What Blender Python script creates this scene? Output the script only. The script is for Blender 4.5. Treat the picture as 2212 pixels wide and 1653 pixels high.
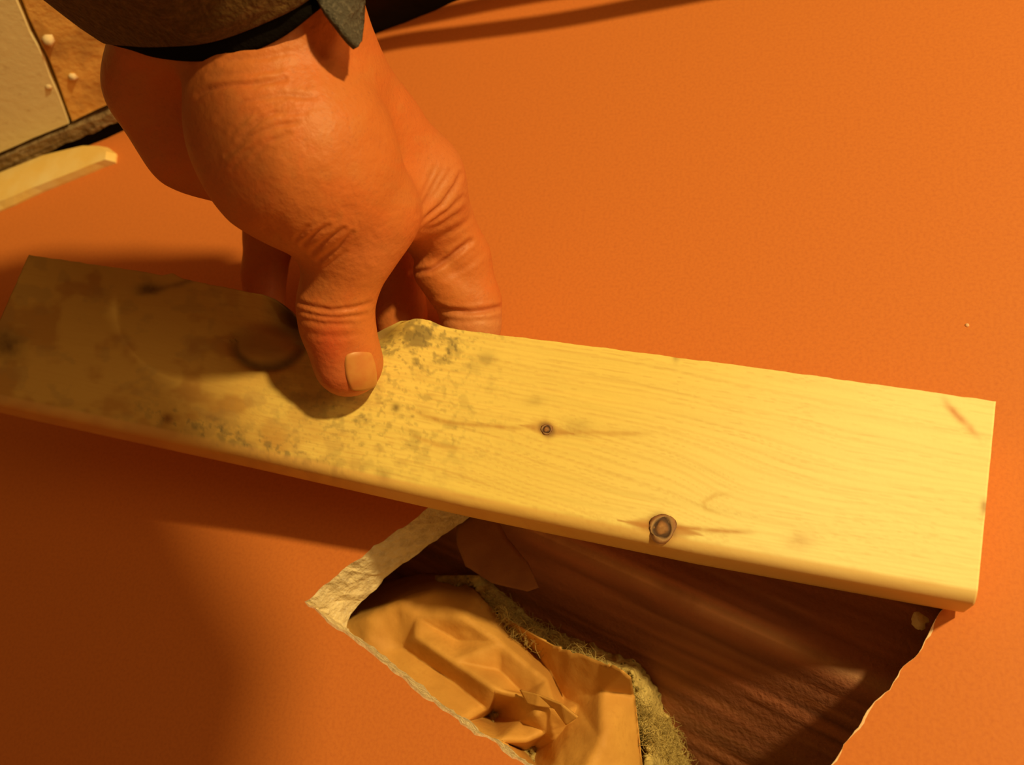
import bpy, bmesh, math, random
import numpy as np
from mathutils import Vector, Matrix
from mathutils.geometry import delaunay_2d_cdt

random.seed(4); rng = np.random.default_rng(7)
scene = bpy.context.scene
for o in list(bpy.data.objects): bpy.data.objects.remove(o)

# ------------------------------------------------------------------ measuring frame
# Points are measured from the lens in millimetres (x right, y down, z away), then turned into a room whose
# orange wall is the plane Y = 0 (room at -Y), 1 unit = 1 m.
F = 2150.0; CX, CY = 1106.0, 826.5
K = 0.9e-3
H = 322.5                                             # lens to wall, along the wall normal
n = np.array([.285, .445, .849]); n /= np.linalg.norm(n)
zup = np.array([0, -1.0, 0]) - n * np.dot([0, -1.0, 0], n); zup /= np.linalg.norm(zup)
xr = np.cross(n, zup)
ROT = np.array([xr, n, zup])
OFF = np.array([0.0, -H * K, 1.25])
def W(p):                                             # measured -> room
    p = np.asarray(p, float); return p @ ROT.T * K + OFF
def WD(d): return np.asarray(d, float) @ ROT.T
def ray(px, py): return np.array([(px - CX) / F, (py - CY) / F, 1.0])
def atz(px, py, z): return ray(px, py) * z
def onwall(px, py, depth=0.0):                        # depth behind the wall face
    r = ray(px, py); return r * ((H + depth) / np.dot(n, r))

# ------------------------------------------------------------------ camera, world, lamp, exposure
cam = bpy.data.cameras.new('camera'); camo = bpy.data.objects.new('camera', cam); scene.collection.objects.link(camo)
cam.sensor_width = 36; cam.lens = F * 36 / 2212; cam.clip_start = .005; cam.clip_end = 20
cx_, cy_, cz_ = WD([1, 0, 0]), WD([0, -1, 0]), WD([0, 0, -1]); co = W([0, 0, 0])
camo.matrix_world = Matrix([[cx_[i], cy_[i], cz_[i], co[i]] for i in range(3)] + [[0, 0, 0, 1]])
cam.dof.use_dof = True; cam.dof.focus_distance = 330 * K; cam.dof.aperture_fstop = 15
scene.camera = camo

wd = bpy.data.worlds.new('room_light'); scene.world = wd; wd.use_nodes = True
wd.node_tree.nodes['Background'].inputs[0].default_value = (1.0, .42, .10, 1)
wd.node_tree.nodes['Background'].inputs[1].default_value = .18

LAMP = np.array([512., -708., -741.])
ld = bpy.data.lights.new('bulb', 'POINT'); ld.energy = 58; ld.color = (1.0, .70, .26); ld.shadow_soft_size = .035
lo = bpy.data.objects.new('bulb', ld); scene.collection.objects.link(lo); lo.location = W(LAMP)

l2 = bpy.data.lights.new('fill_light', 'POINT'); l2.energy = 20; l2.color = (1.0, .66, .24); l2.shadow_soft_size = .30  # added soft fill for the shaded wall; no such bulb is known
lo2 = bpy.data.objects.new('fill_light', l2); scene.collection.objects.link(lo2); lo2.location = W([1150., -350., -800.])

vs = scene.view_settings
vs.view_transform = 'Standard'; vs.look = 'None'; vs.gamma = 1; vs.exposure = 0.0; vs.use_curve_mapping = False

# ------------------------------------------------------------------ helpers
def mesh_obj(name, verts, faces, mat, parent=None, origin=None, smooth=True, world=False, mats=None, fmat=None):
    """verts in measured mm (or room metres when world=True)"""
    v = np.asarray(verts, float); v = v if world else W(v)
    o0 = v.mean(0) if origin is None else np.asarray(origin, float)
    me = bpy.data.meshes.new(name)
    me.from_pydata((v - o0).tolist(), [], [tuple(int(i) for i in f) for f in faces]); me.validate()
    if mats:
        for m in mats: me.materials.append(m)
        if fmat is not None: me.polygons.foreach_set('material_index', fmat)
    else: me.materials.append(mat)
    if smooth: me.polygons.foreach_set('use_smooth', [True] * len(me.polygons))
    me.update()
    ob = bpy.data.objects.new(name, me); scene.collection.objects.link(ob)
    if parent is not None:
        ob.parent = parent; ob.location = Vector(o0) - Vector(parent.location)
    else: ob.location = Vector(o0)
    return ob
def empty(name, loc):
    o = bpy.data.objects.new(name, None); scene.collection.objects.link(o); o.location = Vector(loc); o.empty_display_size = .02
    return o
def tag(o, label, cat=None, kind=None, group=None):
    o['label'] = label
    if cat: o['category'] = cat
    if kind: o['kind'] = kind
    if group: o['group'] = group
    return o
def orient(ob):
    bm = bmesh.new(); bm.from_mesh(ob.data); bmesh.ops.recalc_face_normals(bm, faces=bm.faces); bm.to_mesh(ob.data); bm.free()
def color_attr(ob, name, cols):
    a = ob.data.color_attributes.new(name, 'FLOAT_COLOR', 'POINT')
    c = np.ones((len(cols), 4), np.float32); c[:, :3] = cols; a.data.foreach_set('color', c.ravel())

def hsh(ix, iy, s):
    ix = ix.astype(np.int64); iy = iy.astype(np.int64)
    h = (ix * 374761393 + iy * 668265263 + s * 1442695041) & 0xffffffff
    h = ((h ^ (h >> 13)) * 1274126177) & 0xffffffff
    return ((h ^ (h >> 16)) & 0xffff) / 65535.0
def vnoise(x, y, s=0):
    x = np.asarray(x, float); y = np.asarray(y, float)
    ix, iy = np.floor(x), np.floor(y); fx, fy = x - ix, y - iy
    fx = fx * fx * (3 - 2 * fx); fy = fy * fy * (3 - 2 * fy)
    a = hsh(ix, iy, s); b = hsh(ix + 1, iy, s); c = hsh(ix, iy + 1, s); d = hsh(ix + 1, iy + 1, s)
    return (a + (b - a) * fx) * (1 - fy) + (c + (d - c) * fx) * fy
def fbm(x, y, s=0, o=4):
    t = 0; a = .5; tot = 0
    for i in range(o):
        t = t + a * vnoise(x * 2 ** i, y * 2 ** i, s + i * 17); tot += a; a *= .5
    return t / tot
def sstep(a, b, x): t = np.clip((x - a) / (b - a), 0, 1); return t * t * (3 - 2 * t)
def seg2(px, py, a, b):
    a = np.array(a, float); b = np.array(b, float); d = b - a
    t = np.clip(((px - a[0]) * d[0] + (py - a[1]) * d[1]) / (d @ d), 0, 1)
    return np.hypot(px - a[0] - t * d[0], py - a[1] - t * d[1])
def poly2(px, py, pts): return np.min([seg2(px, py, pts[i], pts[i + 1]) for i in range(len(pts) - 1)], axis=0)
def resample(pts, step):
    out = []
    for a, b in zip(pts[:-1], pts[1:]):
        a = np.array(a, float); b = np.array(b, float); k = max(1, int(np.linalg.norm(b - a) / step))
        out += [a + (b - a) * i / k for i in range(k)]
    out.append(np.array(pts[-1], float)); return np.array(out)

# ------------------------------------------------------------------ materials
def mat(name, col, rough=.7, noise=None, bump=None, attr=None, spec=.3, sss=0, sheen=0):
    """noise = (scale, second colour, lo, hi, stretch); bump = (scale, strength, distance)"""
    m = bpy.data.materials.new(name); m.use_nodes = True; nt = m.node_tree; N = nt.nodes; b = N['Principled BSDF']
    b.inputs['Roughness'].default_value = rough; b.inputs['Specular IOR Level'].default_value = spec
    b.inputs['Base Color'].default_value = (*col, 1)
    tc = N.new('ShaderNodeTexCoord'); last = None
    if attr:
        a = N.new('ShaderNodeVertexColor'); a.layer_name = attr; last = a.outputs[0]
    if noise:
        for sc, c2, lo, hi in noise:
            t = N.new('ShaderNodeTexNoise'); t.inputs['Scale'].default_value = sc; t.inputs['Detail'].default_value = 5
            nt.links.new(tc.outputs['Object'], t.inputs['Vector'])
            r = N.new('ShaderNodeMapRange'); r.inputs[1].default_value = lo; r.inputs[2].default_value = hi
            nt.links.new(t.outputs[0], r.inputs[0])
            mx = N.new('ShaderNodeMix'); mx.data_type = 'RGBA'
            nt.links.new(r.outputs[0], mx.inputs[0])
            if last is None: mx.inputs[6].default_value = (*col, 1)
            else: nt.links.new(last, mx.inputs[6])
            mx.inputs[7].default_value = (*c2, 1); last = mx.outputs[2]
    if last is not None: nt.links.new(last, b.inputs['Base Color'])
    if bump:
        t = N.new('ShaderNodeTexNoise'); t.inputs['Scale'].default_value = bump[0]; t.inputs['Detail'].default_value = 6
        nt.links.new(tc.outputs['Object'], t.inputs['Vector'])
        bn = N.new('ShaderNodeBump'); bn.inputs['Strength'].default_value = bump[1]; bn.inputs['Distance'].default_value = bump[2]
        nt.links.new(t.outputs[0], bn.inputs['Height']); nt.links.new(bn.outputs[0], b.inputs['Normal'])
    if sss:
        b.inputs['Subsurface Weight'].default_value = sss; b.inputs['Subsurface Scale'].default_value = .004
        b.inputs['Subsurface Radius'].default_value = (1, .35, .15)
    if sheen:
        b.inputs['Sheen Weight'].default_value = sheen; b.inputs['Sheen Roughness'].default_value = .5
    return m

M = {}
M['paint'] = mat('orange_paint', (.70, .222, .055), .55, [(2.5, (.70, .232, .05), .35, .7), (900, (.58, .17, .045), .42, .95)], (420, .12, .0006), spec=.25)
M['gypsum'] = mat('gypsum_core', (.80, .69, .44), .95, [(260, (.58, .48, .30), .45, .75), (900, (.86, .80, .68), .55, .8)], (500, .8, .0015), spec=.1)
M['paper_rim'] = mat('torn_white_paper', (.86, .66, .44), .9, [(300, (.80, .42, .22), .45, .7)], (600, .4, .001), spec=.1)
M['board'] = mat('pine', (.8, .6, .3), .55, None, (700, .10, .0004), 'col', spec=.3)
M['knot'] = mat('knot_wood', (.20, .09, .04), .5, [(700, (.42, .26, .12), .45, .7)], (900, .5, .0006))
M['skin'] = mat('skin', (.7, .3, .15), .5, [(1100, (.44, .14, .05), .55, .9)], (520, .30, .0009), 'col', spec=.35)
M['nail'] = mat('nail', (.60, .27, .075), .42, [(300, (.57, .21, .06), .4, .7)], None, spec=.5)
M['sleeve'] = mat('jacket_fleece', (.10, .052, .014), .95, [(500, (.17, .10, .035), .45, .75)], (700, .9, .0015), spec=.1, sheen=.15)
M['lining'] = mat('black_lining', (.006, .005, .004), .95, None, (800, .5, .001), spec=.05)
M['flap'] = mat('grey_cuff_cloth', (.085, .078, .066), .95, [(900, (.17, .155, .13), .5, .75)], (900, .9, .0015), spec=.1)
M['stud'] = mat('old_timber', (.15, .066, .042), .75, None, (500, .5, .0012), 'col', spec=.2)
M['kraft'] = mat('kraft_paper', (.68, .38, .095), .6, [(60, (.56, .29, .07), .4, .7), (700, (.60, .32, .08), .5, .8)], (160, .25, .0015), spec=.25)
M['brownpaper'] = mat('brown_paper', (.30, .135, .055), .8, [(90, (.24, .10, .045), .4, .7)], (250, .4, .0015), spec=.15)
M['fibre'] = mat('yellow_glass_wool', (.74, .60, .24), .95, [(200, (.44, .33, .12), .4, .7)], (400, .8, .002), spec=.05)
M['cavity'] = mat('cavity_sheathing', (.05, .026, .016), .9, [(40, (.03, .016, .01), .4, .7)], (90, .5, .003))
M['grey'] = mat('grey_panel', (.92, .86, .52), .7, [(14, (.84, .82, .52), .4, .65), (250, (.60, .48, .26), .62, .85)], (300, .2, .001))
M['brown'] = mat('dusty_board', (.88, .56, .17), .8, [(40, (.36, .18, .05), .45, .75), (160, (.60, .36, .13), .55, .8)], (220, .5, .0015))
M['cement'] = mat('dusty_cement', (.30, .215, .115), .95, [(110, (.16, .10, .05), .45, .7), (300, (.46, .38, .24), .55, .8)], (260, .9, .003))
M['cream'] = mat('cream_wood', (.86, .62, .20), .6, [(50, (.90, .74, .36), .45, .7)], (200, .2, .001))
M['crumb'] = mat('plaster_crumb', (.80, .66, .42), .95, None, (400, .6, .001))
M['phone'] = mat('phone_case', (.02, .02, .02), .4, [(20, (.03, .03, .03), .4, .7)])

# ------------------------------------------------------------------ orange wall with the cut hole
TH = 19.0                                             # wallboard thickness (measured mm)
left_f = [(660, 1300), (720, 1250), (790, 1196), (917, 1105), (1040, 1012), (1150, 930)]
top_f = [(1150, 930), (1500, 1010), (2062, 1185)]
right_f = [(2062, 1185), (2058, 1270), (2036, 1322), (2005, 1370), (1990, 1402), (1957, 1440), (1932, 1472), (1926, 1486), (1892, 1514), (1852, 1572), (1822, 1610), (1798, 1656), (1760, 1720), (1590, 1950)]
bot_f = [(1590, 1950), (1400, 1850), (1250, 1735), (1132, 1645), (1092, 1618), (1030, 1580), (960, 1532), (900, 1487), (840, 1434), (790, 1396), (745, 1363), (700, 1330), (660, 1300)]
left_b = [(745, 1366), (750, 1342), (764, 1312), (784, 1303), (800, 1279), (850, 1231), (928, 1174), (1009, 1123), (1120, 1040), (1225, 960)]
def jit(pts, amp, step, s):
    p = resample(pts, step); m_ = len(p)
    i = np.arange(m_); w_ = np.ones(m_); w_[0] = w_[-1] = 0
    p[:, 0] += (fbm(i * .6, i * 0 + s, s) - .5) * 2 * amp * w_; p[:, 1] += (fbm(i * .6, i * 0 + s + 9, s + 5) - .5) * 2 * amp * w_
    return p
lf = jit(left_f, 6, 12, 1); tf = jit(top_f, 5, 25, 2); rf = jit(right_f, 8, 12, 3); bf = jit(bot_f, 7, 12, 4)
front = np.vstack([lf[:-1], tf[:-1], rf[:-1], bf[:-1]])
sec = np.concatenate([np.zeros(len(lf) - 1), np.ones(len(tf) - 1), np.full(len(rf) - 1, 2), np.full(len(bf) - 1, 3)])
NF = len(front)
P0 = np.array([onwall(*p) for p in front])
ctr = np.array(onwall(1400, 1350))
# rim of torn paper: ring just outside the hole on the wall face
def ring_out(P, d):
    out = []
    for i in range(len(P)):
        t = P[(i + 1) % len(P)] - P[i - 1]; t /= np.linalg.norm(t)
        nn = np.cross(n, t); nn /= np.linalg.norm(nn)
        if np.dot(nn, P[i] - ctr) < 0: nn = -nn
        out.append(P[i] + nn * d[i])
    return np.array(out)
ii = np.arange(NF)
rimw = np.where(sec == 3, .75 * (.25 + 1.5 * fbm(ii * .35, ii * 0, 31)), .05 + 2.2 * np.clip(fbm(ii * .35, ii * 0, 31) - .52, 0, 1))
P1 = ring_out(P0, rimw)
# back outline: bevelled, crumbled on the left side, straight elsewhere
lb = resample(left_b, 1.0)
idx = np.linspace(0, len(lb) - 1, len(lf) - 1).astype(int)
Pb = []
for i in range(NF):
    if sec[i] == 0:
        q = lb[idx[i]] + np.array([fbm(i * .5, 0., 51) - .5, fbm(i * .5, 3., 52) - .5]) * 9
        Pb.append(onwall(q[0], q[1], TH))
    else:
        k = .9 if sec[i] == 3 else .6
        Pb.append(P0[i] + n * TH + (fbm(i * .4, 7., 53) - .5) * 1.2 * (P0[i] - ctr) / np.linalg.norm(P0[i] - ctr) )
Pb = np.array(Pb)
NL = 6
# wall outer boundary: line E (joint at upper left) and far edges
E0 = onwall(0, 392); E1 = onwall(290, 277)
e = (E1 - E0) / np.linalg.norm(E1 - E0); mdir = np.cross(n, e)
outer = []
eb = resample([(-320, 0), (1000, 0)], 8)
eb[:, 1] += (fbm(eb[:, 0] * .05, eb[:, 0] * 0, 61) - .5) * 5
outer2d = [tuple(q) for q in eb] + [(1000, 850), (-320, 850)]
PO = np.array([E0 + e * a + mdir * b for a, b in outer2d])
def to2(P): d = P - E0; return np.stack([d @ e, d @ mdir], 1)
o2, r2 = to2(PO), to2(P1)
pts2 = [Vector(p) for p in np.vstack([o2, r2])]
no = len(o2)
edges = [(i, (i + 1) % no) for i in range(no)] + [(no + i, no + (i + 1) % NF) for i in range(NF)]
dv, de, df, *_ = delaunay_2d_cdt(pts2, edges, [], 0, 1e-7)
dv = np.array([list(v) for v in dv])
def inpoly(x, y, poly):
    c = False; j = len(poly) - 1
    for i in range(len(poly)):
        if (poly[i][1] > y) != (poly[j][1] > y) and x < (poly[j][0] - poly[i][0]) * (y - poly[i][1]) / (poly[j][1] - poly[i][1]) + poly[i][0]: c = not c
        j = i
    return c
keep = []
for f in df:
    c = dv[list(f)].mean(0)
    if inpoly(c[0], c[1], o2) and not inpoly(c[0], c[1], r2): keep.append(list(f))
face_pts = E0 + dv[:, :1] * e + dv[:, 1:] * mdir
wo = W(E0)
verts = list(W(face_pts)); faces = list(keep); fm = [0] * len(keep)
# outer sides (thickness) along the joint
bi = len(verts); verts += list(W(PO)) + list(W(PO + n * TH))
for i in range(no): j = (i + 1) % no; faces.append((bi + i, bi + j, bi + no + j, bi + no + i)); fm.append(1)
wall = mesh_obj('wall_back', verts, faces, None, origin=wo, smooth=False, world=True, mats=[M['paint'], M['gypsum']], fmat=fm)
tag(wall, 'orange painted wall with an irregular hole cut through it', 'wall', 'structure')
# torn paper rim (part)
rv = list(W(P1)) + list(W(P0 - n * .35 * np.clip(rimw, 0, 1)[:, None])); rfc = [(i, (i + 1) % NF, NF + (i + 1) % NF, NF + i) for i in range(NF)]
rim = mesh_obj('torn_paper_rim', rv, rfc, M['paper_rim'], wall, smooth=False, world=True); rim['label'] = 'whitish torn paper along the cut edge'
# gypsum core faces (part)
cv = []; cf = []
for l in range(NL + 1):
    t = l / NL
    L = P0 * (1 - t) + Pb * t
    if 0 < l: L = L + (np.array([fbm(ii * .7, ii * 0 + l * 1.7, 70) - .5, fbm(ii * .7, ii * 0 + l * 1.9, 71) - .5, fbm(ii * .7, ii * 0 + l * 1.3, 72) - .5]).T) * 2.2
    cv.append(L)
back_out = ring_out(Pb, np.full(NF, 60.)); cv.append(back_out)
cv = np.vstack(cv)
for l in range(NL + 1):
    for i in range(NF):
        j = (i + 1) % NF; cf.append((l * NF + i, l * NF + j, (l + 1) * NF + j, (l + 1) * NF + i))
core = mesh_obj('gypsum_edge', cv, cf, M['gypsum'], wall, smooth=False); core['label'] = 'crumbly cream gypsum edge of the cut hole'
# tiny paint blob on the wall face
def blob(name, c, r, mt, parent=None, sub=2, squash=None, amp=.25, seed=0):
    bm = bmesh.new(); bmesh.ops.create_icosphere(bm, subdivisions=sub, radius=1)
    v = np.array([list(x.co) for x in bm.verts]); f = [[x.index for x in fc.verts] for fc in bm.faces]; bm.free()
    v *= (1 + (fbm(v[:, 0] * 2 + seed, v[:, 1] * 2 + v[:, 2] * 1.3, seed) - .5) * 2 * amp)[:, None]
    if squash is not None: v = v - np.outer(v @ squash, squash) * .55
    return mesh_obj(name, c + v * r, f, mt, parent)
ob_ = blob('paint_drip', onwall(2089, 703) - n * .1, .7, M['paper_rim'], wall, squash=n, seed=3); ob_['label'] = 'small pale drip on the orange paint'

# ------------------------------------------------------------------ adjoining bare surface beyond the upper-left joint
mE = mdir @ E0
def onadj(px, py, off=0.0):                           # off > 0 : raised towards the room
    r = ray(px, py); return r * ((mE + off) / (mdir @ r))
def slab(name, pts, mt, parent, base, top, jitter=0, step=30, bev=0, seed=0, plane='adj', smooth=False, nd=None):
    """a plate cut to an outline; plane 'adj' or 'wall' """
    p = np.vstack([resample(list(pts) + [pts[0]], step)[:-1]])
    i = np.arange(len(p))
    if jitter:
        p = p + np.stack([fbm(i * .7, i * 0., seed) - .5, fbm(i * .7, i * 0. + 5, seed + 1) - .5], 1) * 2 * jitter
    fn = onadj if plane == 'adj' else (lambda x, y, o: onwall(x, y, -o))
    T = np.array([fn(x, y, top) for x, y in p]); nd_ = mdir if plane == 'adj' else -n
    B = T - nd_ * (top - base); k = len(p); c = T.mean(0)
    Ti = T + (c - T) / np.linalg.norm(c - T, axis=1)[:, None] * bev - 0
    To = T - nd_ * bev
    v = np.vstack([Ti, To, B, [c]])
    f = [(3 * k, j, (j + 1) % k) for j in range(k)]
    for a in range(2): f += [(a * k + j, a * k + (j + 1) % k, (a + 1) * k + (j + 1) % k, (a + 1) * k + j) for j in range(k)]
    f.append(tuple(range(2 * k, 3 * k)))
    ob = mesh_obj(name, v, f, mt, parent, smooth=smooth); orient(ob); return ob

# base strip of the neighbouring surface, set a little away from the wall edge so a dark joint remains
a0, a1 = -320, 1000
def adjP(a, d, off=0.0): return E0 + e * a - n * d + mdir * off        # d: distance out from the wall plane
vv = [adjP(a0, -30, -14), adjP(a1, -30, -14), adjP(a1, 900, -14), adjP(a0, 900, -14), adjP(a0, -30, -30), adjP(a1, -30, -30), adjP(a1, 900, -30), adjP(a0, 900, -30)]
bx = [(0, 1, 2, 3), (7, 6, 5, 4), (0, 4, 5, 1), (1, 5, 6, 2), (2, 6, 7, 3), (3, 7, 4, 0)]
wl = mesh_obj('wall_left', vv, bx, M['cavity'], smooth=False); orient(wl)
tag(wl, 'bare unpainted surface of brown and grey boards beyond the orange wall', 'wall', 'structure')
slab('grey_panel', [(-420, -330), (10, -330), (28, -20), (52, 40), (95, 130), (150, 268), (70, 300), (0, 330), (-420, 470)], M['grey'], wl, -14, -2.2, 3, 30, .3, 5)['label'] = 'pale grey board'
slab('brown_board', [(18, -330), (38, -20), (62, 40), (105, 130), (156, 264), (200, 243), (290, 205), (520, 110), (760, 10), (1000, -90), (1300, -210), (1300, -700)], M['brown'], wl, -14, -3, 3, 30, .8, 6)['label'] = 'dusty brown board'
slab('ledge_strip', [(-300, 470), (0, 345), (80, 308), (160, 276), (220, 252), (300, 217), (520, 122), (770, 16), (775, 32), (530, 142), (330, 236), (200, 290), (130, 318), (0, 375), (-300, 505)], M['cement'], wl, -14, -1, 4, 14, 1.2, 8)['label'] = 'narrow dirty grey ledge along the joint'

# cream strip of wood lying along the wall edge
tr = slab('trim_1', [(-260, 470), (0, 362), (100, 328), (190, 308), (225, 309), (243, 322), (240, 340), (215, 350), (150, 377), (60, 414), (0, 442), (-260, 560)], M['cream'], None, 0, 4.5, 2, 22, 3.4, 12, plane='wall', smooth=False)
tag(tr, 'pale yellow wooden strip lying along the upper-left edge of the orange wall', 'trim', 'structure')
for i, (px, py, r, lab) in enumerate([(104, 86, 3.2, 'largest plaster crumb, on the dusty brown board near the sleeve'), (156, 166, 2.2, 'middle plaster crumb on the dusty brown board'), (106, 185, 2.2, 'plaster crumb nearest the pale grey board edge')]):
    c = onadj(px, py, -3.0 + r * .1)
    tag(blob('plaster_crumb', c, r, M['crumb'], None, sub=1, seed=20 + i, amp=.8), lab, 'crumb', group='crumbs on the brown board')

# ------------------------------------------------------------------ cavity behind the hole: sheathing, timber stud, insulation
cb = onwall(1400, 1350, 112)
q = [cb + e * a + mdir * b for a, b in ((-420, -320), (480, -320), (480, 420), (-420, 420))]
sh = mesh_obj('wall_rear', q + [p + n * 10 for p in q], bx, M['cavity'], smooth=False); orient(sh)
tag(sh, 'dark sheathing at the back of the wall cavity', 'sheathing', 'structure')

# stud: arris from left to right, front face above it, rough side face below (deeper)
A1, A2 = onwall(1330, 1228, TH + 9), onwall(1935, 1502, TH + 9)
sd = (A2 - A1) / np.linalg.norm(A2 - A1)
sw = np.cross(n, sd)                                  # in-wall direction across the stud
if sw[1] > 0: sw = -sw                                # pointing up (away from the insulation)
S0 = A1 - sd * 260; SL = 760; SWD = 62; SDP = 116
nx, ns = 420, 90
xs = np.linspace(0, SL, nx)
prof = []
for t in np.linspace(0, 1, 34): prof.append((SWD * (1 - t), 0, 0))      # front face, from top to arris
for t in np.linspace(0, 1, 50)[1:]: prof.append((0, SDP * t, 1))        # side face going deep
prof += [(SWD, SDP, 2)]
prof = np.array(prof); npf = len(prof)
U, I = np.meshgrid(xs, np.arange(npf), indexing='ij')
aw, dp, sdn = prof[I, 0], prof[I, 1], prof[I, 2]
# rounding at the arris, rough sawn lines
near = np.exp(-(aw + dp) ** 2 / 8.)
rough = (fbm(U * .012, aw * .35 + dp * .35, 80) - .5) * 2.2 + (fbm(U * .05, aw * 1.2 + dp * 1.2, 81) - .5) * .9
aw2 = np.where(sdn == 1, aw + near * 2.2 + rough * .8 , aw + near * .4)
dp2 = np.where(sdn == 0, dp + near * 1.4 + np.abs(rough) * .6, dp)
aw2 = np.where(sdn == 1, aw2, aw2)
dn = n * .80 - sw * .60
SP = S0 + U[..., None] * sd + aw2[..., None] * sw + np.where(sdn == 0, 1, 0)[..., None] * dp2[..., None] * n + np.where(sdn > 0, 1, 0)[..., None] * dp2[..., None] * dn
SV = SP.reshape(-1, 3)
SF = []
for i in range(nx - 1):
    for j in range(npf):
        k = (j + 1) % npf; SF.append((i * npf + j, (i + 1) * npf + j, (i + 1) * npf + k, i * npf + k))
SF.append(tuple(range(npf))); SF.append(tuple((nx - 1) * npf + j for j in range(npf))[::-1])
g = fbm(U * .02, (aw + dp) * 1.1, 82); g2 = fbm(U * .008, (aw + dp) * .25, 83); lines = fbm(U * .01, (aw + dp) * 2.4, 84)
scol = np.array([.33, .13, .075]) * (.45 + 1.1 * g[..., None]) * (.6 + .8 * g2[..., None])
scol = scol + np.array([.20, .11, .06]) * sstep(.58, .75, lines)[..., None] * .5
wear = np.exp(-(aw + dp) ** 2 / 9.) * (.5 + .5 * sstep(.35, .65, fbm(U * .05, U * 0, 85)))
scol = scol * (1 - .7 * wear[..., None]) + np.array([.80, .48, .28]) * .9 * wear[..., None]
snrm = np.cross(sd, dn); snrm = snrm if snrm @ sw > 0 else -snrm
def in_stud(p): return ((np.asarray(p) - A1) @ snrm) > -.8
st = mesh_obj('timber_stud', SV, SF, M['stud']); orient(st); color_attr(st, 'col', scol.reshape(-1, 3))
tag(st, 'dark red-brown rough timber stud inside the wall hole', 'stud')

# kraft paper facing: one crumpled sheet, folds given as measured corners (px, py, depth behind wall face)
KP = [(560, 1180, 130), (700, 1180, 130), (860, 1180, 130), (960, 1180, 130), (730, 1300, 125), (840, 1245, 125), (930, 1225, 110), (560, 1330, 90), (640, 1480, 50), (760, 1640, 40), (900, 1800, 36), (1100, 1900, 40),
      (745, 1345, 56), (800, 1330, 50), (860, 1300, 50), (940, 1280, 54), (1030, 1290, 60), (1065, 1320, 64),
      (790, 1410, 54), (900, 1490, 50), (1000, 1560, 46), (1080, 1600, 42), (1180, 1700, 42),
      (870, 1400, 60), (960, 1460, 60), (1050, 1530, 58), (1060, 1545, 92),
      (900, 1375, 47), (980, 1430, 46), (1070, 1490, 45), (1160, 1545, 46),
      (900, 1335, 52), (990, 1385, 57), (1080, 1450, 58), (1130, 1500, 58),
      (1000, 1335, 48), (1080, 1390, 50), (1140, 1440, 52), (1180, 1470, 52),
      (1110, 1370, 72), (1160, 1420, 76),
      (1190, 1395, 56), (1185, 1450, 66), (1215, 1510, 66), (1240, 1395, 42), (1300, 1420, 35), (1348, 1448, 29), (1365, 1462, 36),
      (1250, 1525, 60), (1215, 1545, 50), (1232, 1560, 56), (1300, 1490, 48), (1372, 1500, 58), (1382, 1600, 62), (1395, 1720, 62), (1400, 1850, 62),
      (1130, 1505, 50), (1150, 1518, 47), (1195, 1525, 45), (1200, 1600, 60), (1180, 1580, 56), (1135, 1600, 52), (1125, 1560, 58), (1140, 1625, 90), (1200, 1650, 50), (1230, 1600, 50), (1250, 1700, 38), (1300, 1600, 40), (1300, 1800, 44)]
kv2 = [Vector((p[0], p[1])) for p in KP]
kd = 32 + (np.array([p[2] for p in KP], float) - 53) * .8
vo, eo, fo, ov, *_ = delaunay_2d_cdt(kv2, [], [], 0, 1e-6)
kd = np.array([kd[o[0]] for o in ov]); kx = np.array([list(v) for v in vo])
def refine(x2, d, faces, times):
    for _ in range(times):
        mid = {}; x2 = list(map(tuple, x2)); d = list(d); nf = []
        def mp(a, b):
            k = (min(a, b), max(a, b))
            if k not in mid:
                mid[k] = len(x2); x2.append(((x2[a][0] + x2[b][0]) / 2, (x2[a][1] + x2[b][1]) / 2)); d.append((d[a] + d[b]) / 2)
            return mid[k]
        for a, b, c in faces:
            ab, bc, ca = mp(a, b), mp(b, c), mp(c, a); nf += [(a, ab, ca), (ab, b, bc), (ca, bc, c), (ab, bc, ca)]
        faces = nf
    return np.array(x2), np.array(d), faces
kx, kd, kf = refine(kx, kd, [tuple(f) for f in fo], 3)
kd = kd + (fbm(kx[:, 0] * .02, kx[:, 1] * .02, 90) - .5) * 3 + np.abs(fbm(kx[:, 0] * .05 + 3, kx[:, 1] * .05, 91) - .5) * 2.5
def kraft_hull(f):  # drop faces bridging the notch towards the stud
    c = kx[list(f)].mean(0)
    return not (c[0] > 1065 and c[1] < 1320 + (c[0] - 1065) * .55 and c[0] < 1180) and not (c[0] > 1180 and c[1] < 1390 + (c[0] - 1190) * .35)
kf = [f for f in kf if kraft_hull(f)]
KV = np.array([onwall(x, y, d) for (x, y), d in zip(kx, kd)])
paper = empty('insulation_paper', W(onwall(1000, 1500, 50)))
tag(paper, 'crumpled amber kraft paper facing over the insulation inside the hole', 'kraft paper')
ks_ = in_stud(KV); kf = [f for f in kf if not all(ks_[list(f)])]
sheet = mesh_obj('paper_sheet', KV, kf, M['kraft'], paper)
sm = sheet.modifiers.new('s', 'SMOOTH'); sm.factor = .5; sm.iterations = 2
sm = sheet.modifiers.new('t', 'SOLIDIFY'); sm.thickness = .0005
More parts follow.
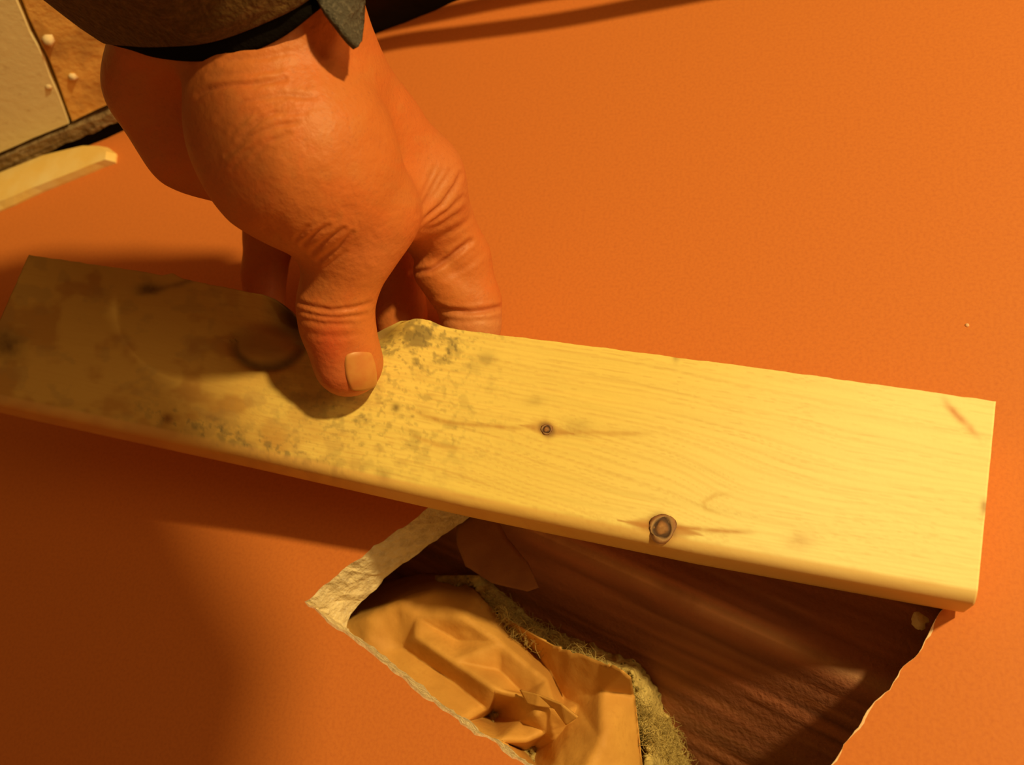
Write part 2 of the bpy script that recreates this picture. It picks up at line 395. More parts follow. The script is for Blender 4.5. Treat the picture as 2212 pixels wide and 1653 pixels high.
def flap(name, pts, mt, parent, thick=.0006, times=3, amp=1.5, seed=0, smooth_it=3):
    v = [Vector((p[0], p[1])) for p in pts]; m_ = len(pts)
    vo, eo, fo, ov, *_ = delaunay_2d_cdt(v, [(i, (i + 1) % m_) for i in range(m_)], [list(range(m_))], 1, 1e-6)
    d = np.array([pts[o[0]][2] for o in ov], float); x2 = np.array([list(k) for k in vo])
    x2, d, fc = refine(x2, d, [tuple(f) for f in fo], times)
    d = d + (fbm(x2[:, 0] * .025, x2[:, 1] * .025, seed) - .5) * 2 * amp
    ob = mesh_obj(name, np.array([onwall(a, b, c) for (a, b), c in zip(x2, d)]), fc, mt, parent)
    if smooth_it: s_ = ob.modifiers.new('s', 'SMOOTH'); s_.factor = .5; s_.iterations = smooth_it
    s_ = ob.modifiers.new('t', 'SOLIDIFY'); s_.thickness = thick
    return ob
flap('torn_flap', [(1125, 1490, 26), (1165, 1500, 22), (1215, 1520, 19), (1250, 1548, 20), (1225, 1565, 24), (1200, 1530, 24), (1160, 1525, 24), (1140, 1520, 26)], M['kraft'], paper, seed=95, amp=.5, smooth_it=0)['label'] = 'ragged torn edge of the paper'
hf = flap('paper_scrap', [(985, 1060, 21), (1060, 1080, 21), (1100, 1160, 22), (1140, 1210, 23), (1167, 1272, 26), (1140, 1281, 26), (1060, 1263, 25), (1003, 1226, 24), (985, 1180, 22)], M['brownpaper'], None, .001, seed=96, amp=.8)
tag(hf, 'loose brown paper scrap hanging in the hole below the wood board', 'paper')

# glass wool between paper and stud: lumpy body and loose fibres
gx, gy = np.meshgrid(np.linspace(940, 1720, 150), np.linspace(1180, 1900, 150), indexing='ij')
gd = 56 + (fbm(gx * .012, gy * .012, 100) - .5) * 14 + (fbm(gx * .06, gy * .06, 101) - .5) * 12 + (fbm(gx * .16, gy * .16, 102) - .5) * 7
v_ = 0.5 * (gx - 1100) - .86 * (gy - 1330)            # distance towards the stud
kb = poly2(gx, gy, [(1000, 1240), (1065, 1325), (1110, 1375), (1190, 1420), (1350, 1470), (1385, 1600), (1400, 1850)])
inside = (gy > np.interp(gx, [900, 1000, 1065, 1110, 1190, 1350, 1385], [1200, 1240, 1325, 1375, 1420, 1470, 1600])) & (gx < 1390)
gd = gd - 12 + np.where(inside, 8, np.clip(kb - 22, 0, 400) * .6)
gd = np.minimum(gd, 110)
GP = np.array([onwall(x, y, d) for x, y, d in zip(gx.ravel(), gy.ravel(), gd.ravel())])
gk = (kb < 130) | inside
GF = [(i * 150 + j, (i + 1) * 150 + j, (i + 1) * 150 + j + 1, i * 150 + j + 1) for i in range(149) for j in range(149) if gk[i, j] and gy[i, j] > 1240]
batt = empty('insulation_batt', W(onwall(1300, 1600, 80)))
tag(batt, 'fluffy yellow glass wool between the kraft paper and the dark stud', 'insulation', 'stuff')
gs_ = in_stud(GP); GF = [f for f in GF if not all(gs_[list(f)])]
mesh_obj('wool_body', GP, GF, M['fibre'], batt)
fv = []; ff = []
r_ = random.Random(5)
for k in range(2600):
    t = r_.random(); bx_ = 1060 + t * 520; by_ = 1330 + t * 330 + r_.uniform(-45, 45) + (30 if t > .5 else 0)
    i_, j_ = int((bx_ - 940) / 780 * 149), int((by_ - 1180) / 720 * 149)
    p = onwall(bx_, by_, gd[min(149, i_), min(149, j_)]) - n * r_.uniform(0, 4)
    d = np.array([r_.gauss(0, 1), r_.gauss(0, 1), r_.gauss(0, 1)]); d /= np.linalg.norm(d)
    w_ = np.array([r_.gauss(0, 1), r_.gauss(0, 1), r_.gauss(0, 1)]); w_ -= d * (w_ @ d); w_ /= np.linalg.norm(w_)
    c_ = np.cross(d, w_); L_ = r_.uniform(3, 11); b0 = len(fv)
    for s_ in range(4):
        u_ = s_ / 3; c0 = p + d * L_ * (u_ - .5) + c_ * L_ * .35 * math.sin(u_ * 3.14)
        fv += [c0 + w_ * .10, c0 - w_ * .05 + c_ * .09, c0 - w_ * .05 - c_ * .09]
    for s_ in range(3):
        for a in range(3): b = (a + 1) % 3; ff.append((b0 + s_ * 3 + a, b0 + s_ * 3 + b, b0 + s_ * 3 + 3 + b, b0 + s_ * 3 + 3 + a))
fo_ = mesh_obj('wool_fibres', np.array(fv), ff, M['fibre'], batt); fo_['kind'] = 'stuff'
tag(blob('wool_tuft', onwall(1990, 1340, 16), 2.2, M['crumb'], None, amp=.9, seed=41, sub=3), 'small pale tuft caught at the far corner of the hole under the board', 'tuft')

# ------------------------------------------------------------------ the held wooden board
va = np.array([-7646., -1278, 2150]); va /= np.linalg.norm(va)
vw = np.array([-1625., 6232, -2150]); vw -= va * (vw @ va); vw /= np.linalg.norm(vw)
bX, bZ = -va, -vw; bY = np.cross(bZ, bX)               # right, up, into the wall
BW = 64.0; ZR = 4.68 * BW; BL = 1.182 * ZR; BT = 19.0
BO = atz(65, 545, ZR + .267 * BL)                      # upper-left front corner
def board_uv(px, py):                                  # picture position -> (x along, z up) on the front face
    r = ray(px, py); s = (bY @ BO) / (bY @ r); d = r * s - BO; return d @ bX, d @ bZ
nx = 640
X = np.linspace(0, BL, nx)
def bx_of(px): return board_uv(px, 545 + (px - 65) * .151)[0]
tk = [(-200, 0), (65, 0), (300, .2), (352, -.3), (372, 1.3), (400, -.4), (520, -1.2), (570, -1.4), (602, -2.6), (630, -5), (660, -9), (800, -12), (825, -10), (850, -6.5), (872, -3.6), (900, -2.2), (930, -2.0), (965, -3.2), (1005, -3.6), (1080, -3.2), (1300, -2.0), (1600, -1.0), (2000, 0), (2152, 0), (2300, 0)]
topdz = np.interp(X, [bx_of(p) for p, _ in tk], [d for _, d in tk]) + (fbm(X * .25, X * 0, 110) - .5) * .5
bk = [(-100, 2.0), (0, 1.6), (500, .8), (1000, -.6), (1500, -.6), (2000, 1.0), (2150, 1.6)]
botdz = np.interp(X, [board_uv(p, 885 + p * .2)[0] for p, _ in bk], [d for _, d in bk])
RR = 4.2; nfz = 120
prof = [(0, t, 0) for t in np.linspace(0, 1, nfz)]
pf = []
for t in np.linspace(0, 1, nfz): pf.append(('f', t))
ncor = 6
for k in range(1, ncor + 1): pf.append(('br', k / ncor))
for k in range(1, 5): pf.append(('b', k / 4))
for k in range(1, 5): pf.append(('bk', k / 4))
for k in range(1, 5): pf.append(('t', k / 4))
npf = len(pf) - 0
PY = np.zeros((nx, npf)); PZ = np.zeros((nx, npf)); isf = np.zeros(npf, bool)
zt = topdz - 1.2; zb = -BW + botdz                      # front face ends above the rounding
for j, (k, t) in enumerate(pf):
    if k == 'f': PZ[:, j] = zt + (zb + RR - zt) * t; PY[:, j] = 0; isf[j] = True
    elif k == 'br': a = t * math.pi / 2; PZ[:, j] = zb + RR - RR * math.sin(a); PY[:, j] = RR - RR * math.cos(a); isf[j] = True
    elif k == 'b': PZ[:, j] = zb; PY[:, j] = RR + (BT - RR - 2) * t
    elif k == 'bk': PZ[:, j] = zb + 2 + (topdz - 3 - zb - 2) * t; PY[:, j] = BT
    elif k == 't': PZ[:, j] = topdz - (3 * (1 - t) ** 3 + 1.2 * t ** 4); PY[:, j] = BT - (BT - .6) * t if t < 1 else .5
XX = np.repeat(X[:, None], npf, 1)
PW = BO + XX[..., None] * bX + PY[..., None] * bY + PZ[..., None] * bZ
# picture positions of the face, used to lay out knots and stains on the wood
QX = PW[..., 0] / PW[..., 2] * F + CX; QY = PW[..., 1] / PW[..., 2] * F + CY
fr = isf[None, :] * 1.0
# wane hollow under the thumb, weathered knot beside it, slight cup
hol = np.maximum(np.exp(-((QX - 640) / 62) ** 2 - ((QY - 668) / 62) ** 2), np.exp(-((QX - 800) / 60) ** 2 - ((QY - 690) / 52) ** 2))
PY = PY + fr * (hol * 7.0) - fr * 2.2 * np.exp(-((QX - 575) / 58) ** 4 - ((QY - 742) / 38) ** 4)
ell = np.hypot((QX - 575) / 74, (QY - 742) / 52)
PY = PY + fr * (1.8 * np.exp(-((ell - 1) / .18) ** 2) * (QY > 735))
PY = PY + fr * (fbm(XX * .03, PZ * .35, 111) - .5) * .5
PY = PY - fr * 1.2 * np.exp(-((QX - 905) / 45) ** 2 - ((QY - 705) / 22) ** 2)
knots = [(1181, 928, 17, 16, .9), (1431, 1141, 27, 29, 1.0)]
uvk = [(*board_uv(kx_, ky_), a / 6.6, b / 6.6, s) for kx_, ky_, a, b, s in knots] + [(*board_uv(575, 742), 9, 7, 1.), (*board_uv(1700, 1115), 3, 2, .4)]
bend = np.zeros_like(PZ)
for u0, z0, a, b, s in uvk:
    dx, dz = (XX - u0), PZ - z0
    bend += -np.sign(dz) * s * b * 1.3 * np.exp(-(dx / (a * 3.2)) ** 2) * np.exp(-np.abs(dz) / (b * 2.0))
lf_ = (fbm(XX * .008, PZ * .02, 112) - .5) * 9
loop = 9 * np.exp(-((QX - 1680) / 420) ** 2) * np.exp(-((QY - 1090) / 110) ** 2)
fld = PZ + bend + lf_ + loop * 1.0 + (QX - 900) * .004
ring = (fbm(fld * 1.1, XX * .004, 113, 2) * .55 + .45 * (.5 + .5 * np.sin(fld * 3.6 + 2 * fbm(XX * .02, fld * .2, 114))))
fine = fbm(XX * .05, fld * 3.2, 115, 3)
col = np.array([.90, .74, .21])[None, None] * np.ones(PZ.shape + (1,))
dark = np.array([.66, .39, .11])
def mixc(c, t, k): return c * (1 - k[..., None]) + np.array(t) * k[..., None]
rightpale = sstep(1150, 2000, QX + (QY - 950) * .8)
col = mixc(col, (.95, .91, .46), .95 * rightpale)
col = mixc(col, dark, sstep(.50, .80, ring) * .22 * (1 - .45 * rightpale))
col = mixc(col, (.60, .36, .11), sstep(.58, .8, fine) * .30 * (1 - .4 * rightpale))
# weathered left part with some shade put into its brown, and mildew specks
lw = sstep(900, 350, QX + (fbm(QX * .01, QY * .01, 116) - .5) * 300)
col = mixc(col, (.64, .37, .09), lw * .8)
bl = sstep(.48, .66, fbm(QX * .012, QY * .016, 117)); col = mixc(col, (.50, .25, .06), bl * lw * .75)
bl2 = sstep(.55, .7, fbm(QX * .022, QY * .03, 118)); col = mixc(col, (.44, .28, .10), bl2 * sstep(1100, 700, QX) * .35)
mzone = np.exp(-((QX - 900) / 110) ** 2 - ((QY - 745) / 60) ** 2) + .55 * np.exp(-((QX - 820) / 240) ** 2 - ((QY - 900) / 120) ** 2) + .75 * np.exp(-((QY - (900 + (QX - 350) * .30)) / 26) ** 2) * sstep(250, 380, QX) * sstep(800, 600, QX) + .5 * np.exp(-((QY - (700 + (QX - 900) * .13)) / 14) ** 2) * sstep(860, 920, QX) * sstep(1200, 1000, QX)
sp = sstep(.52, .72, fbm(QX * .05, QY * .05, 119)) * .7 + .6 * sstep(.62, .78, fbm(QX * .13, QY * .13, 120, 2))
col = mixc(col, (.20, .16, .075), np.clip(sp * np.clip(mzone, 0, 1), 0, .85))
# knot beside the thumb, hollow bark, dark nicks
kn = np.exp(-(ell / .95) ** 6); kr = np.exp(-((ell - .95) / .16) ** 2)
col = mixc(col, (.40, .225, .075), kn * .62); col = mixc(col, (.10, .06, .03), kr * .85 * np.clip(sstep(700, 780, QY) + sstep(600, 650, QX), 0, 1) * (.5 + .5 * fbm(QX * .04, QY * .04, 121)))
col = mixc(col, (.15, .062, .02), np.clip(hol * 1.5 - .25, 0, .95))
for a, b, r, k, c in [(322, 624, (24, 11), .85, (.05, .035, .02)), (855, 881, (9, 9), .8, (.10, .06, .03)), (360, 905, (13, 12), .7, (.2, .07, .02)), (15, 745, (34, 34), .75, (.10, .045, .02)), (1155, 866, (22, 10), .35, (.3, .2, .06)), (1245, 925, (32, 18), .4, (.34, .22, .07)), (1730, 1170, (30, 18), .4, (.55, .27, .10)), (1460, 770, (7, 14), .6, (.3, .18, .06)), (2127, 1097, (9, 16), .75, (.35, .12, .04)), (1050, 775, (20, 14), .45, (.28, .2, .08)), (830, 1030, (12, 16), .5, (.25, .16, .06)), (722, 1015, (8, 16), .5, (.2, .13, .05))]:
    k_ = np.exp(-((QX - a) / r[0]) ** 2 - ((QY - b) / r[1]) ** 2) * k * (.6 + .8 * fbm(QX * .08, QY * .08, 122)); col = mixc(col, c, np.clip(k_, 0, 1))
def streak(pts, w, c, k):
    global col
    d = poly2(QX, QY, pts); en = np.minimum(np.hypot(QX - pts[0][0], QY - pts[0][1]), np.hypot(QX - pts[-1][0], QY - pts[-1][1]))
    col = mixc(col, c, np.clip(np.exp(-(d / w) ** 2) * k * (.4 + 1.2 * fbm(QX * .05, QY * .05, 123)) * np.clip(en / 50, 0, 1), 0, 1))
streak([(2030, 848), (2050, 880), (2085, 915), (2125, 955)], 8, (.66, .30, .12), .75)
streak([(875, 880), (920, 900), (980, 915), (1080, 922), (1160, 930)], 5, (.52, .28, .07), .6)
streak([(1200, 935), (1300, 935), (1420, 938)], 6, (.56, .31, .08), .45)
streak([(870, 925), (910, 950), (960, 965), (1020, 972)], 5, (.56, .31, .08), .5)
streak([(1345, 1130), (1390, 1136), (1470, 1140), (1540, 1146), (1640, 1152)], 5, (.50, .22, .05), .7)
streak([(1590, 1065), (1545, 1070), (1520, 1085), (1525, 1100), (1560, 1112)], 5, (.64, .38, .10), .5)
streak([(280, 640), (370, 618), (440, 600)], 6, (.16, .07, .02), .5)
for (kx_, ky_, a, b, s) in knots:
    dx = (QX - kx_) - (QY - ky_) * .1; dy = (QY - ky_) - (QX - kx_) * .17
    hl, hh, st_ = (95., 30., .8) if a > 20 else (60., 21., .6)
    eye = np.exp(-(np.abs(dy) / (hh * np.clip(1 - np.abs(dx) / hl, 0, 1) ** 1.6 + .8)) ** 3) * (np.abs(dx) < hl)
    col = mixc(col, (.50, .23, .06), eye * st_)
    core_ = np.exp(-(np.hypot(dx / (a * 1.05), dy / (b * 1.05))) ** 6); col = mixc(col, (.16, .08, .04), core_ * .7)
edge = np.repeat((~isf)[None, :], nx, 0)
low = np.array([k == 'br' or k == 'b' for k, t in pf])[None, :] * np.ones((nx, 1))
col = mixc(col, (.80, .46, .15), low * .55 * sstep(.0, .6, fbm(XX * .02, PZ * 0, 124) + .2))  # orange bounce from the wall put into the lower edge's colour
PW = BO + XX[..., None] * bX + PY[..., None] * bY + PZ[..., None] * bZ
BV = PW.reshape(-1, 3); BF = []
for i in range(nx - 1):
    for j in range(npf):
        k = (j + 1) % npf; BF.append((i * npf + j, i * npf + k, (i + 1) * npf + k, (i + 1) * npf + j))
BF.append(tuple(range(npf))[::-1]); BF.append(tuple((nx - 1) * npf + j for j in range(npf)))
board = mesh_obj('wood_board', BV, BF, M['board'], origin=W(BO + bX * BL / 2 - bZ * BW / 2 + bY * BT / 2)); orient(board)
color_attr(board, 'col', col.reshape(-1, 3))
tag(board, 'short length of pale yellow pine board with knots, gripped in the hand', 'wood board')
# knots: little domed plugs with a raised ring
for kx_, ky_, rr, asp in ((1181, 928, 1.9, 1.), (1431, 1141, 4.0, 1.15)):
    u0, z0 = board_uv(kx_, ky_); c0 = BO + bX * u0 + bZ * z0
    kv = [c0 - bY * .35]; kf_ = []; R = [.18, .35, .5, .66, .8, .92, 1.0, 1.06]; Hh = [.3, .42, .2, .12, .42, .38, .15, -.4]; S = 28
    for q_, (r0, h0) in enumerate(zip(R, Hh)):
        for s_ in range(S):
            a = s_ / S * 6.2832; w_ = 1 + .09 * math.sin(3 * a + q_) + .05 * math.sin(5 * a + 2 * q_)
            kv.append(c0 + (bX * math.cos(a) + bZ * math.sin(a) * asp) * rr * r0 * w_ - bY * h0 * .6)
    for s_ in range(S): kf_.append((0, 1 + s_, 1 + (s_ + 1) % S))
    for q_ in range(len(R) - 1):
        for s_ in range(S): kf_.append((1 + q_ * S + s_, 1 + q_ * S + (s_ + 1) % S, 1 + (q_ + 1) * S + (s_ + 1) % S, 1 + (q_ + 1) * S + s_))
    ko = mesh_obj('knot', kv, kf_, M['board'], board); orient(ko); ko['label'] = 'dark brown round knot'
    tone = [(.34, .17, .06)] + [c_ for c_ in ((.38, .20, .08), (.30, .14, .05), (.10, .05, .025), (.07, .035, .02), (.40, .25, .12), (.28, .13, .05), (.16, .07, .03), (.4, .19, .06)) for _ in range(S)]
    color_attr(ko, 'col', np.array(tone) * (.7 + .6 * fbm(np.arange(len(tone)) * .37, np.zeros(len(tone)), 160))[:, None])

# ------------------------------------------------------------------ the hand: distance field of tapered limbs, one continuous skin
def sp(px, py, z, r): return (atz(px, py, z), r)
def chain(*pts): return [sp(*p) for p in pts]
palm = [[(np.array([-90., -140, 262]), 23), sp(480, -20, 295, 22), sp(500, 40, 304, 23)],                         # forearm to wrist (ulnar)
        [(np.array([-82., -136, 264]), 22), sp(618, 40, 301, 21)],                                               # radial side of wrist
        chain((382, 60, 318, 20), (356, 180, 336, 18), (432, 295, 344, 18.5), (532, 370, 352, 13.3)),      # heel of the palm
        chain((618, 50, 302, 21), (600, 220, 304, 24), (650, 330, 305, 28), (770, 455, 318, 19)),      # thumb base
        chain((560, 280, 300, 20), (700, 400, 305, 20)),
        chain((620, 60, 302, 21), (690, 180, 317, 20), (785, 285, 335, 18), (895, 385, 350, 16)),      # index metacarpal
        chain((700, 300, 340, 22), (800, 400, 362, 18), (700, 420, 375, 17), (590, 400, 378, 15)),     # palm body
        chain((500, 250, 345, 22), (620, 390, 368, 17)),
        chain((820, 455, 332, 13), (905, 430, 350, 13))]                                               # web between thumb and index
fing = [chain((770, 465, 318, 17.5), (752, 540, 318, 14.2), (724, 660, 325, 12.2), (728, 700, 328, 12.0), (752, 782, 332.5, 11.8)),
        chain((895, 385, 350, 16), (935, 470, 363, 14), (982, 560, 372, 13.2), (1014, 655, 375, 11.8), (1018, 700, 375, 11.0), (1022, 770, 376, 8.8)),
        chain((945, 585, 366, 9.0), (990, 635, 371, 10.5)),
        chain((790, 430, 384, 13), (858, 560, 397, 11.0), (866, 680, 393, 10), (872, 770, 391, 9)),
        chain((690, 425, 392, 12.5), (706, 550, 408, 10.6), (712, 660, 402, 9.5), (716, 740, 398, 9)),
        chain((585, 405, 385, 12.5), (583, 510, 402, 10.3), (570, 590, 404, 8.8), (573, 690, 402, 8))]
def cone_d(P, a, ra, b, rb):
    d = b - a; L2 = d @ d
    t = np.clip(((P - a) @ d) / L2, 0, 1)
    return np.linalg.norm(P - a - t[..., None] * d, axis=-1) - (ra + (rb - ra) * t)
def smin(a, b, k):
    h = np.clip(.5 + .5 * (b - a) / k, 0, 1); return b * (1 - h) + a * h - k * h * (1 - h)
def hand_sdf(P):
    d = None
    for ch in palm:
        for (a, ra), (b, rb) in zip(ch[:-1], ch[1:]):
            q = cone_d(P, a, ra, b, rb); d = q if d is None else smin(d, q, 9)
    g = None
    for ch in fing:
        c = None
        for (a, ra), (b, rb) in zip(ch[:-1], ch[1:]):
            q = cone_d(P, a, ra, b, rb); c = q if c is None else smin(c, q, 2.5)
        g = c if g is None else smin(g, c, .8)
    return smin(d, g, 7)
def surface(fn, lo, hi, h, coarse=4):
    """naive surface nets on a block-sparse grid"""
    lo = np.array(lo, float); dims = (np.ceil((np.array(hi) - lo) / h / coarse).astype(int)) * coarse + 1
    ax = [lo[i] + np.arange(dims[i]) * h for i in range(3)]
    D = np.full(dims, 50., np.float32)
    cx_ = [a[::coarse] for a in ax]
    G = np.stack(np.meshgrid(*cx_, indexing='ij'), -1); Dc = fn(G.reshape(-1, 3)).reshape(G.shape[:3])
    D = np.repeat(np.repeat(np.repeat(np.sign(Dc), coarse, 0), coarse, 1), coarse, 2)[:dims[0], :dims[1], :dims[2]].astype(np.float32) * 50
    near = np.argwhere(np.abs(Dc) < h * coarse * 2.2)
    o = np.stack(np.meshgrid(*[np.arange(coarse)] * 3, indexing='ij'), -1).reshape(-1, 3)
    I = (near[:, None, :] * coarse + o[None]).reshape(-1, 3); I = I[(I < dims).all(1)]
    for s in range(0, len(I), 400000):
        J = I[s:s + 400000]; D[J[:, 0], J[:, 1], J[:, 2]] = fn(lo + J * h)
    ins = D < 0
    c = [D[i:dims[0] - 1 + i, j:dims[1] - 1 + j, k:dims[2] - 1 + k] for i in (0, 1) for j in (0, 1) for k in (0, 1)]
    cs = np.stack(c); s_ = (cs < 0).sum(0); act = (s_ > 0) & (s_ < 8)
    cells = np.argwhere(act); vid = -np.ones(act.shape, np.int64); vid[act] = np.arange(len(cells))
    vals = cs[:, act]; off = np.array([(i, j, k) for i in (0, 1) for j in (0, 1) for k in (0, 1)], float)
    acc = np.zeros((len(cells), 3)); cnt = np.zeros(len(cells))
    for a in range(8):
        for b in range(a + 1, 8):
            if np.abs(off[a] - off[b]).sum() != 1: continue
            va_, vb_ = vals[a], vals[b]; m_ = (va_ < 0) != (vb_ < 0)
            t = np.where(m_, va_ / np.where(m_, va_ - vb_, 1), 0)
            acc += m_[:, None] * (off[a] + t[:, None] * (off[b] - off[a])); cnt += m_
    V = lo + (cells + acc / cnt[:, None]) * h
    Fs = []
    for axn in range(3):
        sl0 = [slice(None)] * 3; sl1 = [slice(None)] * 3; sl0[axn] = slice(0, -1); sl1[axn] = slice(1, None)
        ch = ins[tuple(sl0)] != ins[tuple(sl1)]
        idx = np.argwhere(ch); u, v = [(1, 2), (2, 0), (0, 1)][axn]
        ok = (idx[:, u] > 0) & (idx[:, v] > 0) & (idx[:, u] < dims[u] - 1) & (idx[:, v] < dims[v] - 1); idx = idx[ok]
        def cell(du, dv_):
            q = idx.copy(); q[:, u] += du; q[:, v] += dv_; return vid[q[:, 0], q[:, 1], q[:, 2]]
        qd = np.stack([cell(-1, -1), cell(0, -1), cell(0, 0), cell(-1, 0)], 1)
        flip = ~ins[idx[:, 0], idx[:, 1], idx[:, 2]]; qd[flip] = qd[flip][:, ::-1]; Fs.append(qd)
    return V, np.vstack(Fs)
HV, HF = surface(hand_sdf, (-150, -205, 205), (25, 25, 425), 1.15)
HF = HF[(HF >= 0).all(1)]
# relax, refine once, then press the skin creases in
bm = bmesh.new()
bvs = [bm.verts.new(v) for v in HV]
for f in HF:
    try: bm.faces.new([bvs[i] for i in f])
    except ValueError: pass
for _ in range(3): bmesh.ops.smooth_vert(bm, verts=bm.verts, factor=.5, use_axis_x=True, use_axis_y=True, use_axis_z=True)
me_ = bpy.data.meshes.new('tmp'); bm.to_mesh(me_); bm.free()
to_ = bpy.data.objects.new('tmp', me_); scene.collection.objects.link(to_)
md = to_.modifiers.new('s', 'SUBSURF'); md.levels = 1; md.render_levels = 1
dg = bpy.context.evaluated_depsgraph_get(); ev = to_.evaluated_get(dg); em = ev.to_mesh()
nv = len(em.vertices); HV = np.empty(nv * 3); em.vertices.foreach_get('co', HV); HV = HV.reshape(-1, 3)
HN = np.empty(nv * 3); em.vertices.foreach_get('normal', HN); HN = HN.reshape(-1, 3)
HF = [tuple(p.vertices) for p in em.polygons]
ev.to_mesh_clear(); bpy.data.objects.remove(to_); bpy.data.meshes.remove(me_)
vd = HV / np.linalg.norm(HV, axis=1)[:, None]; facing = np.clip(-(vd * HN).sum(1) * 2.2, 0, 1)
if facing.mean() < .05: HN = -HN; facing = np.clip(-(vd * HN).sum(1) * 2.2, 0, 1)
hx, hy = HV[:, 0] / HV[:, 2] * F + CX, HV[:, 1] / HV[:, 2] * F + CY
CR = [([(428, 205), (450, 192), (500, 184), (560, 180), (612, 170)], .8, 6), ([(455, 165), (520, 160), (600, 148)], .35, 7),
      ([(490, 335), (540, 295), (597, 272), (640, 265)], .55, 5), ([(518, 300), (563, 254), (625, 228)], .45, 6), ([(545, 345), (577, 308), (625, 290)], .4, 5),
      ([(472, 256), (527, 220), (608, 205), (680, 210)], .4, 6), ([(500, 285), (545, 243), (615, 217)], .3, 5), ([(535, 275), (590, 245), (660, 243)], .3, 5), ([(500, 365), (530, 330), (560, 312)], .35, 5),
      ([(655, 528), (688, 500), (708, 488)], .6, 5), ([(674, 545), (712, 514), (742, 494)], .7, 5), ([(690, 562), (730, 536), (760, 502)], .55, 5), ([(640, 515), (665, 490)], .4, 5), ([(705, 575), (745, 545)], .35, 5),
      ([(640, 652), (675, 664), (715, 671), (770, 664), (800, 655)], .55, 5), ([(645, 672), (690, 684), (735, 687), (790, 680)], .4, 4.5), ([(650, 690), (700, 700), (760, 700)], .3, 5), ([(660, 720), (720, 728), (780, 722)], .2, 6),
      ([(905, 462), (930, 415), (955, 368)], .7, 6), ([(912, 478), (955, 442), (985, 400), (995, 375)], .9, 5), ([(915, 492), (970, 455), (1000, 425)], .6, 5), ([(905, 505), (955, 485), (1000, 455)], .5, 6),
      ([(908, 430), (925, 395), (942, 360)], .5, 5), ([(925, 440), (950, 405), (972, 368)], .5, 5), ([(945, 520), (985, 498), (1015, 470)], .4, 6), ([(890, 525), (940, 512), (990, 490)], .3, 6),
      ([(890, 590), (930, 582), (968, 560), (1015, 522)], 1.3, 6), ([(880, 578), (925, 568), (960, 548)], .4, 5), ([(960, 600), (1010, 575), (1045, 545)], .25, 6),
      ([(940, 662), (965, 671), (1010, 675), (1050, 671), (1090, 662)], 1.2, 6), ([(955, 690), (1010, 694), (1080, 690)], .3, 6),
      ([(700, 95), (740, 130), (780, 160)], .2, 10), ([(810, 300), (850, 340), (880, 380)], .25, 12), ([(480, 130), (560, 125), (640, 110)], .3, 7)]
disp = np.zeros(nv)
for pts, dep, w_ in CR:
    pts = [tuple(p) for p in pts]; x0, x1 = min(p[0] for p in pts) - 40, max(p[0] for p in pts) + 40; y0, y1 = min(p[1] for p in pts) - 40, max(p[1] for p in pts) + 40
    s_ = np.where((hx > x0) & (hx < x1) & (hy > y0) & (hy < y1) & (facing > 0))[0]
    if len(s_) == 0: continue
    d = poly2(hx[s_], hy[s_], pts); fz = 1.0
    ends = np.minimum(np.hypot(hx[s_] - pts[0][0], hy[s_] - pts[0][1]), np.hypot(hx[s_] - pts[-1][0], hy[s_] - pts[-1][1]))
    disp[s_] -= dep * .95 * np.exp(-(d / w_) ** 2) * facing[s_] * (.45 + .55 * np.clip(ends / 22, 0, 1))
    disp[s_] += dep * .2 * np.exp(-((d - w_ * 2.1) / w_) ** 2) * facing[s_]
# fine wrinkling across the thumb base and web
fw = facing * np.exp(-((hx - 560) / 130) ** 2 - ((hy - 260) / 90) ** 2)
disp += (fbm((hx * .55 + hy * .8) * .05, (hx * .8 - hy * .55) * .012, 130) - .5) * .55 * fw
disp += (fbm(hx * .02, hy * .02, 131) - .5) * .7 * facing
# nail bed: flat on the thumb tip
nb = np.exp(-((hx - 778) / 44) ** 4 - ((hy - 800) / 46) ** 4) * facing * (HV[:, 2] < 345); disp -= nb * .4
HV2 = HV + HN * disp[:, None]
skc = np.array([.57, .18, .046]) * np.ones((nv, 1))
def mixs(t, k):
    global skc
    skc = skc * (1 - np.clip(k, 0, 1)[:, None]) + np.array(t) * np.clip(k, 0, 1)[:, None]
mot = fbm(hx * .014, hy * .014, 140); mixs((.61, .165, .042), sstep(.45, .65, mot) * .6)
mot2 = fbm(hx * .03, hy * .03, 141); mixs((.56, .21, .06), sstep(.5, .7, mot2) * .4)
thumbz = (HV[:, 2] < 350)
mixs((.62, .10, .035), np.exp(-((hx - 712) / 46) ** 2 - ((hy - 745) / 60) ** 2) * .75 * thumbz)
mixs((.64, .13, .06), np.exp(-((hx - 730) / 70) ** 2 - ((hy - 830) / 40) ** 2) * .35 * thumbz)
mixs((.58, .17, .07), np.exp(-((hx - 810) / 90) ** 2 - ((hy - 540) / 60) ** 2) * .4)
mixs((.58, .30, .14), sstep(640, 700, hy) * (hx > 930) * .5)
mixs((.56, .25, .10), np.exp(-((hx - 960) / 60) ** 2 - ((hy - 400) / 80) ** 2) * .45)
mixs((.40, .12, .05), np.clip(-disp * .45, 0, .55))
person = empty('person', W(atz(480, -100, 290)))
tag(person, 'bare left hand and jacket sleeve of a person gripping the pine board', 'person')
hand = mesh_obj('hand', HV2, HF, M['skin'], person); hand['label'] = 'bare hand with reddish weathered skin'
color_attr(hand, 'col', skc)
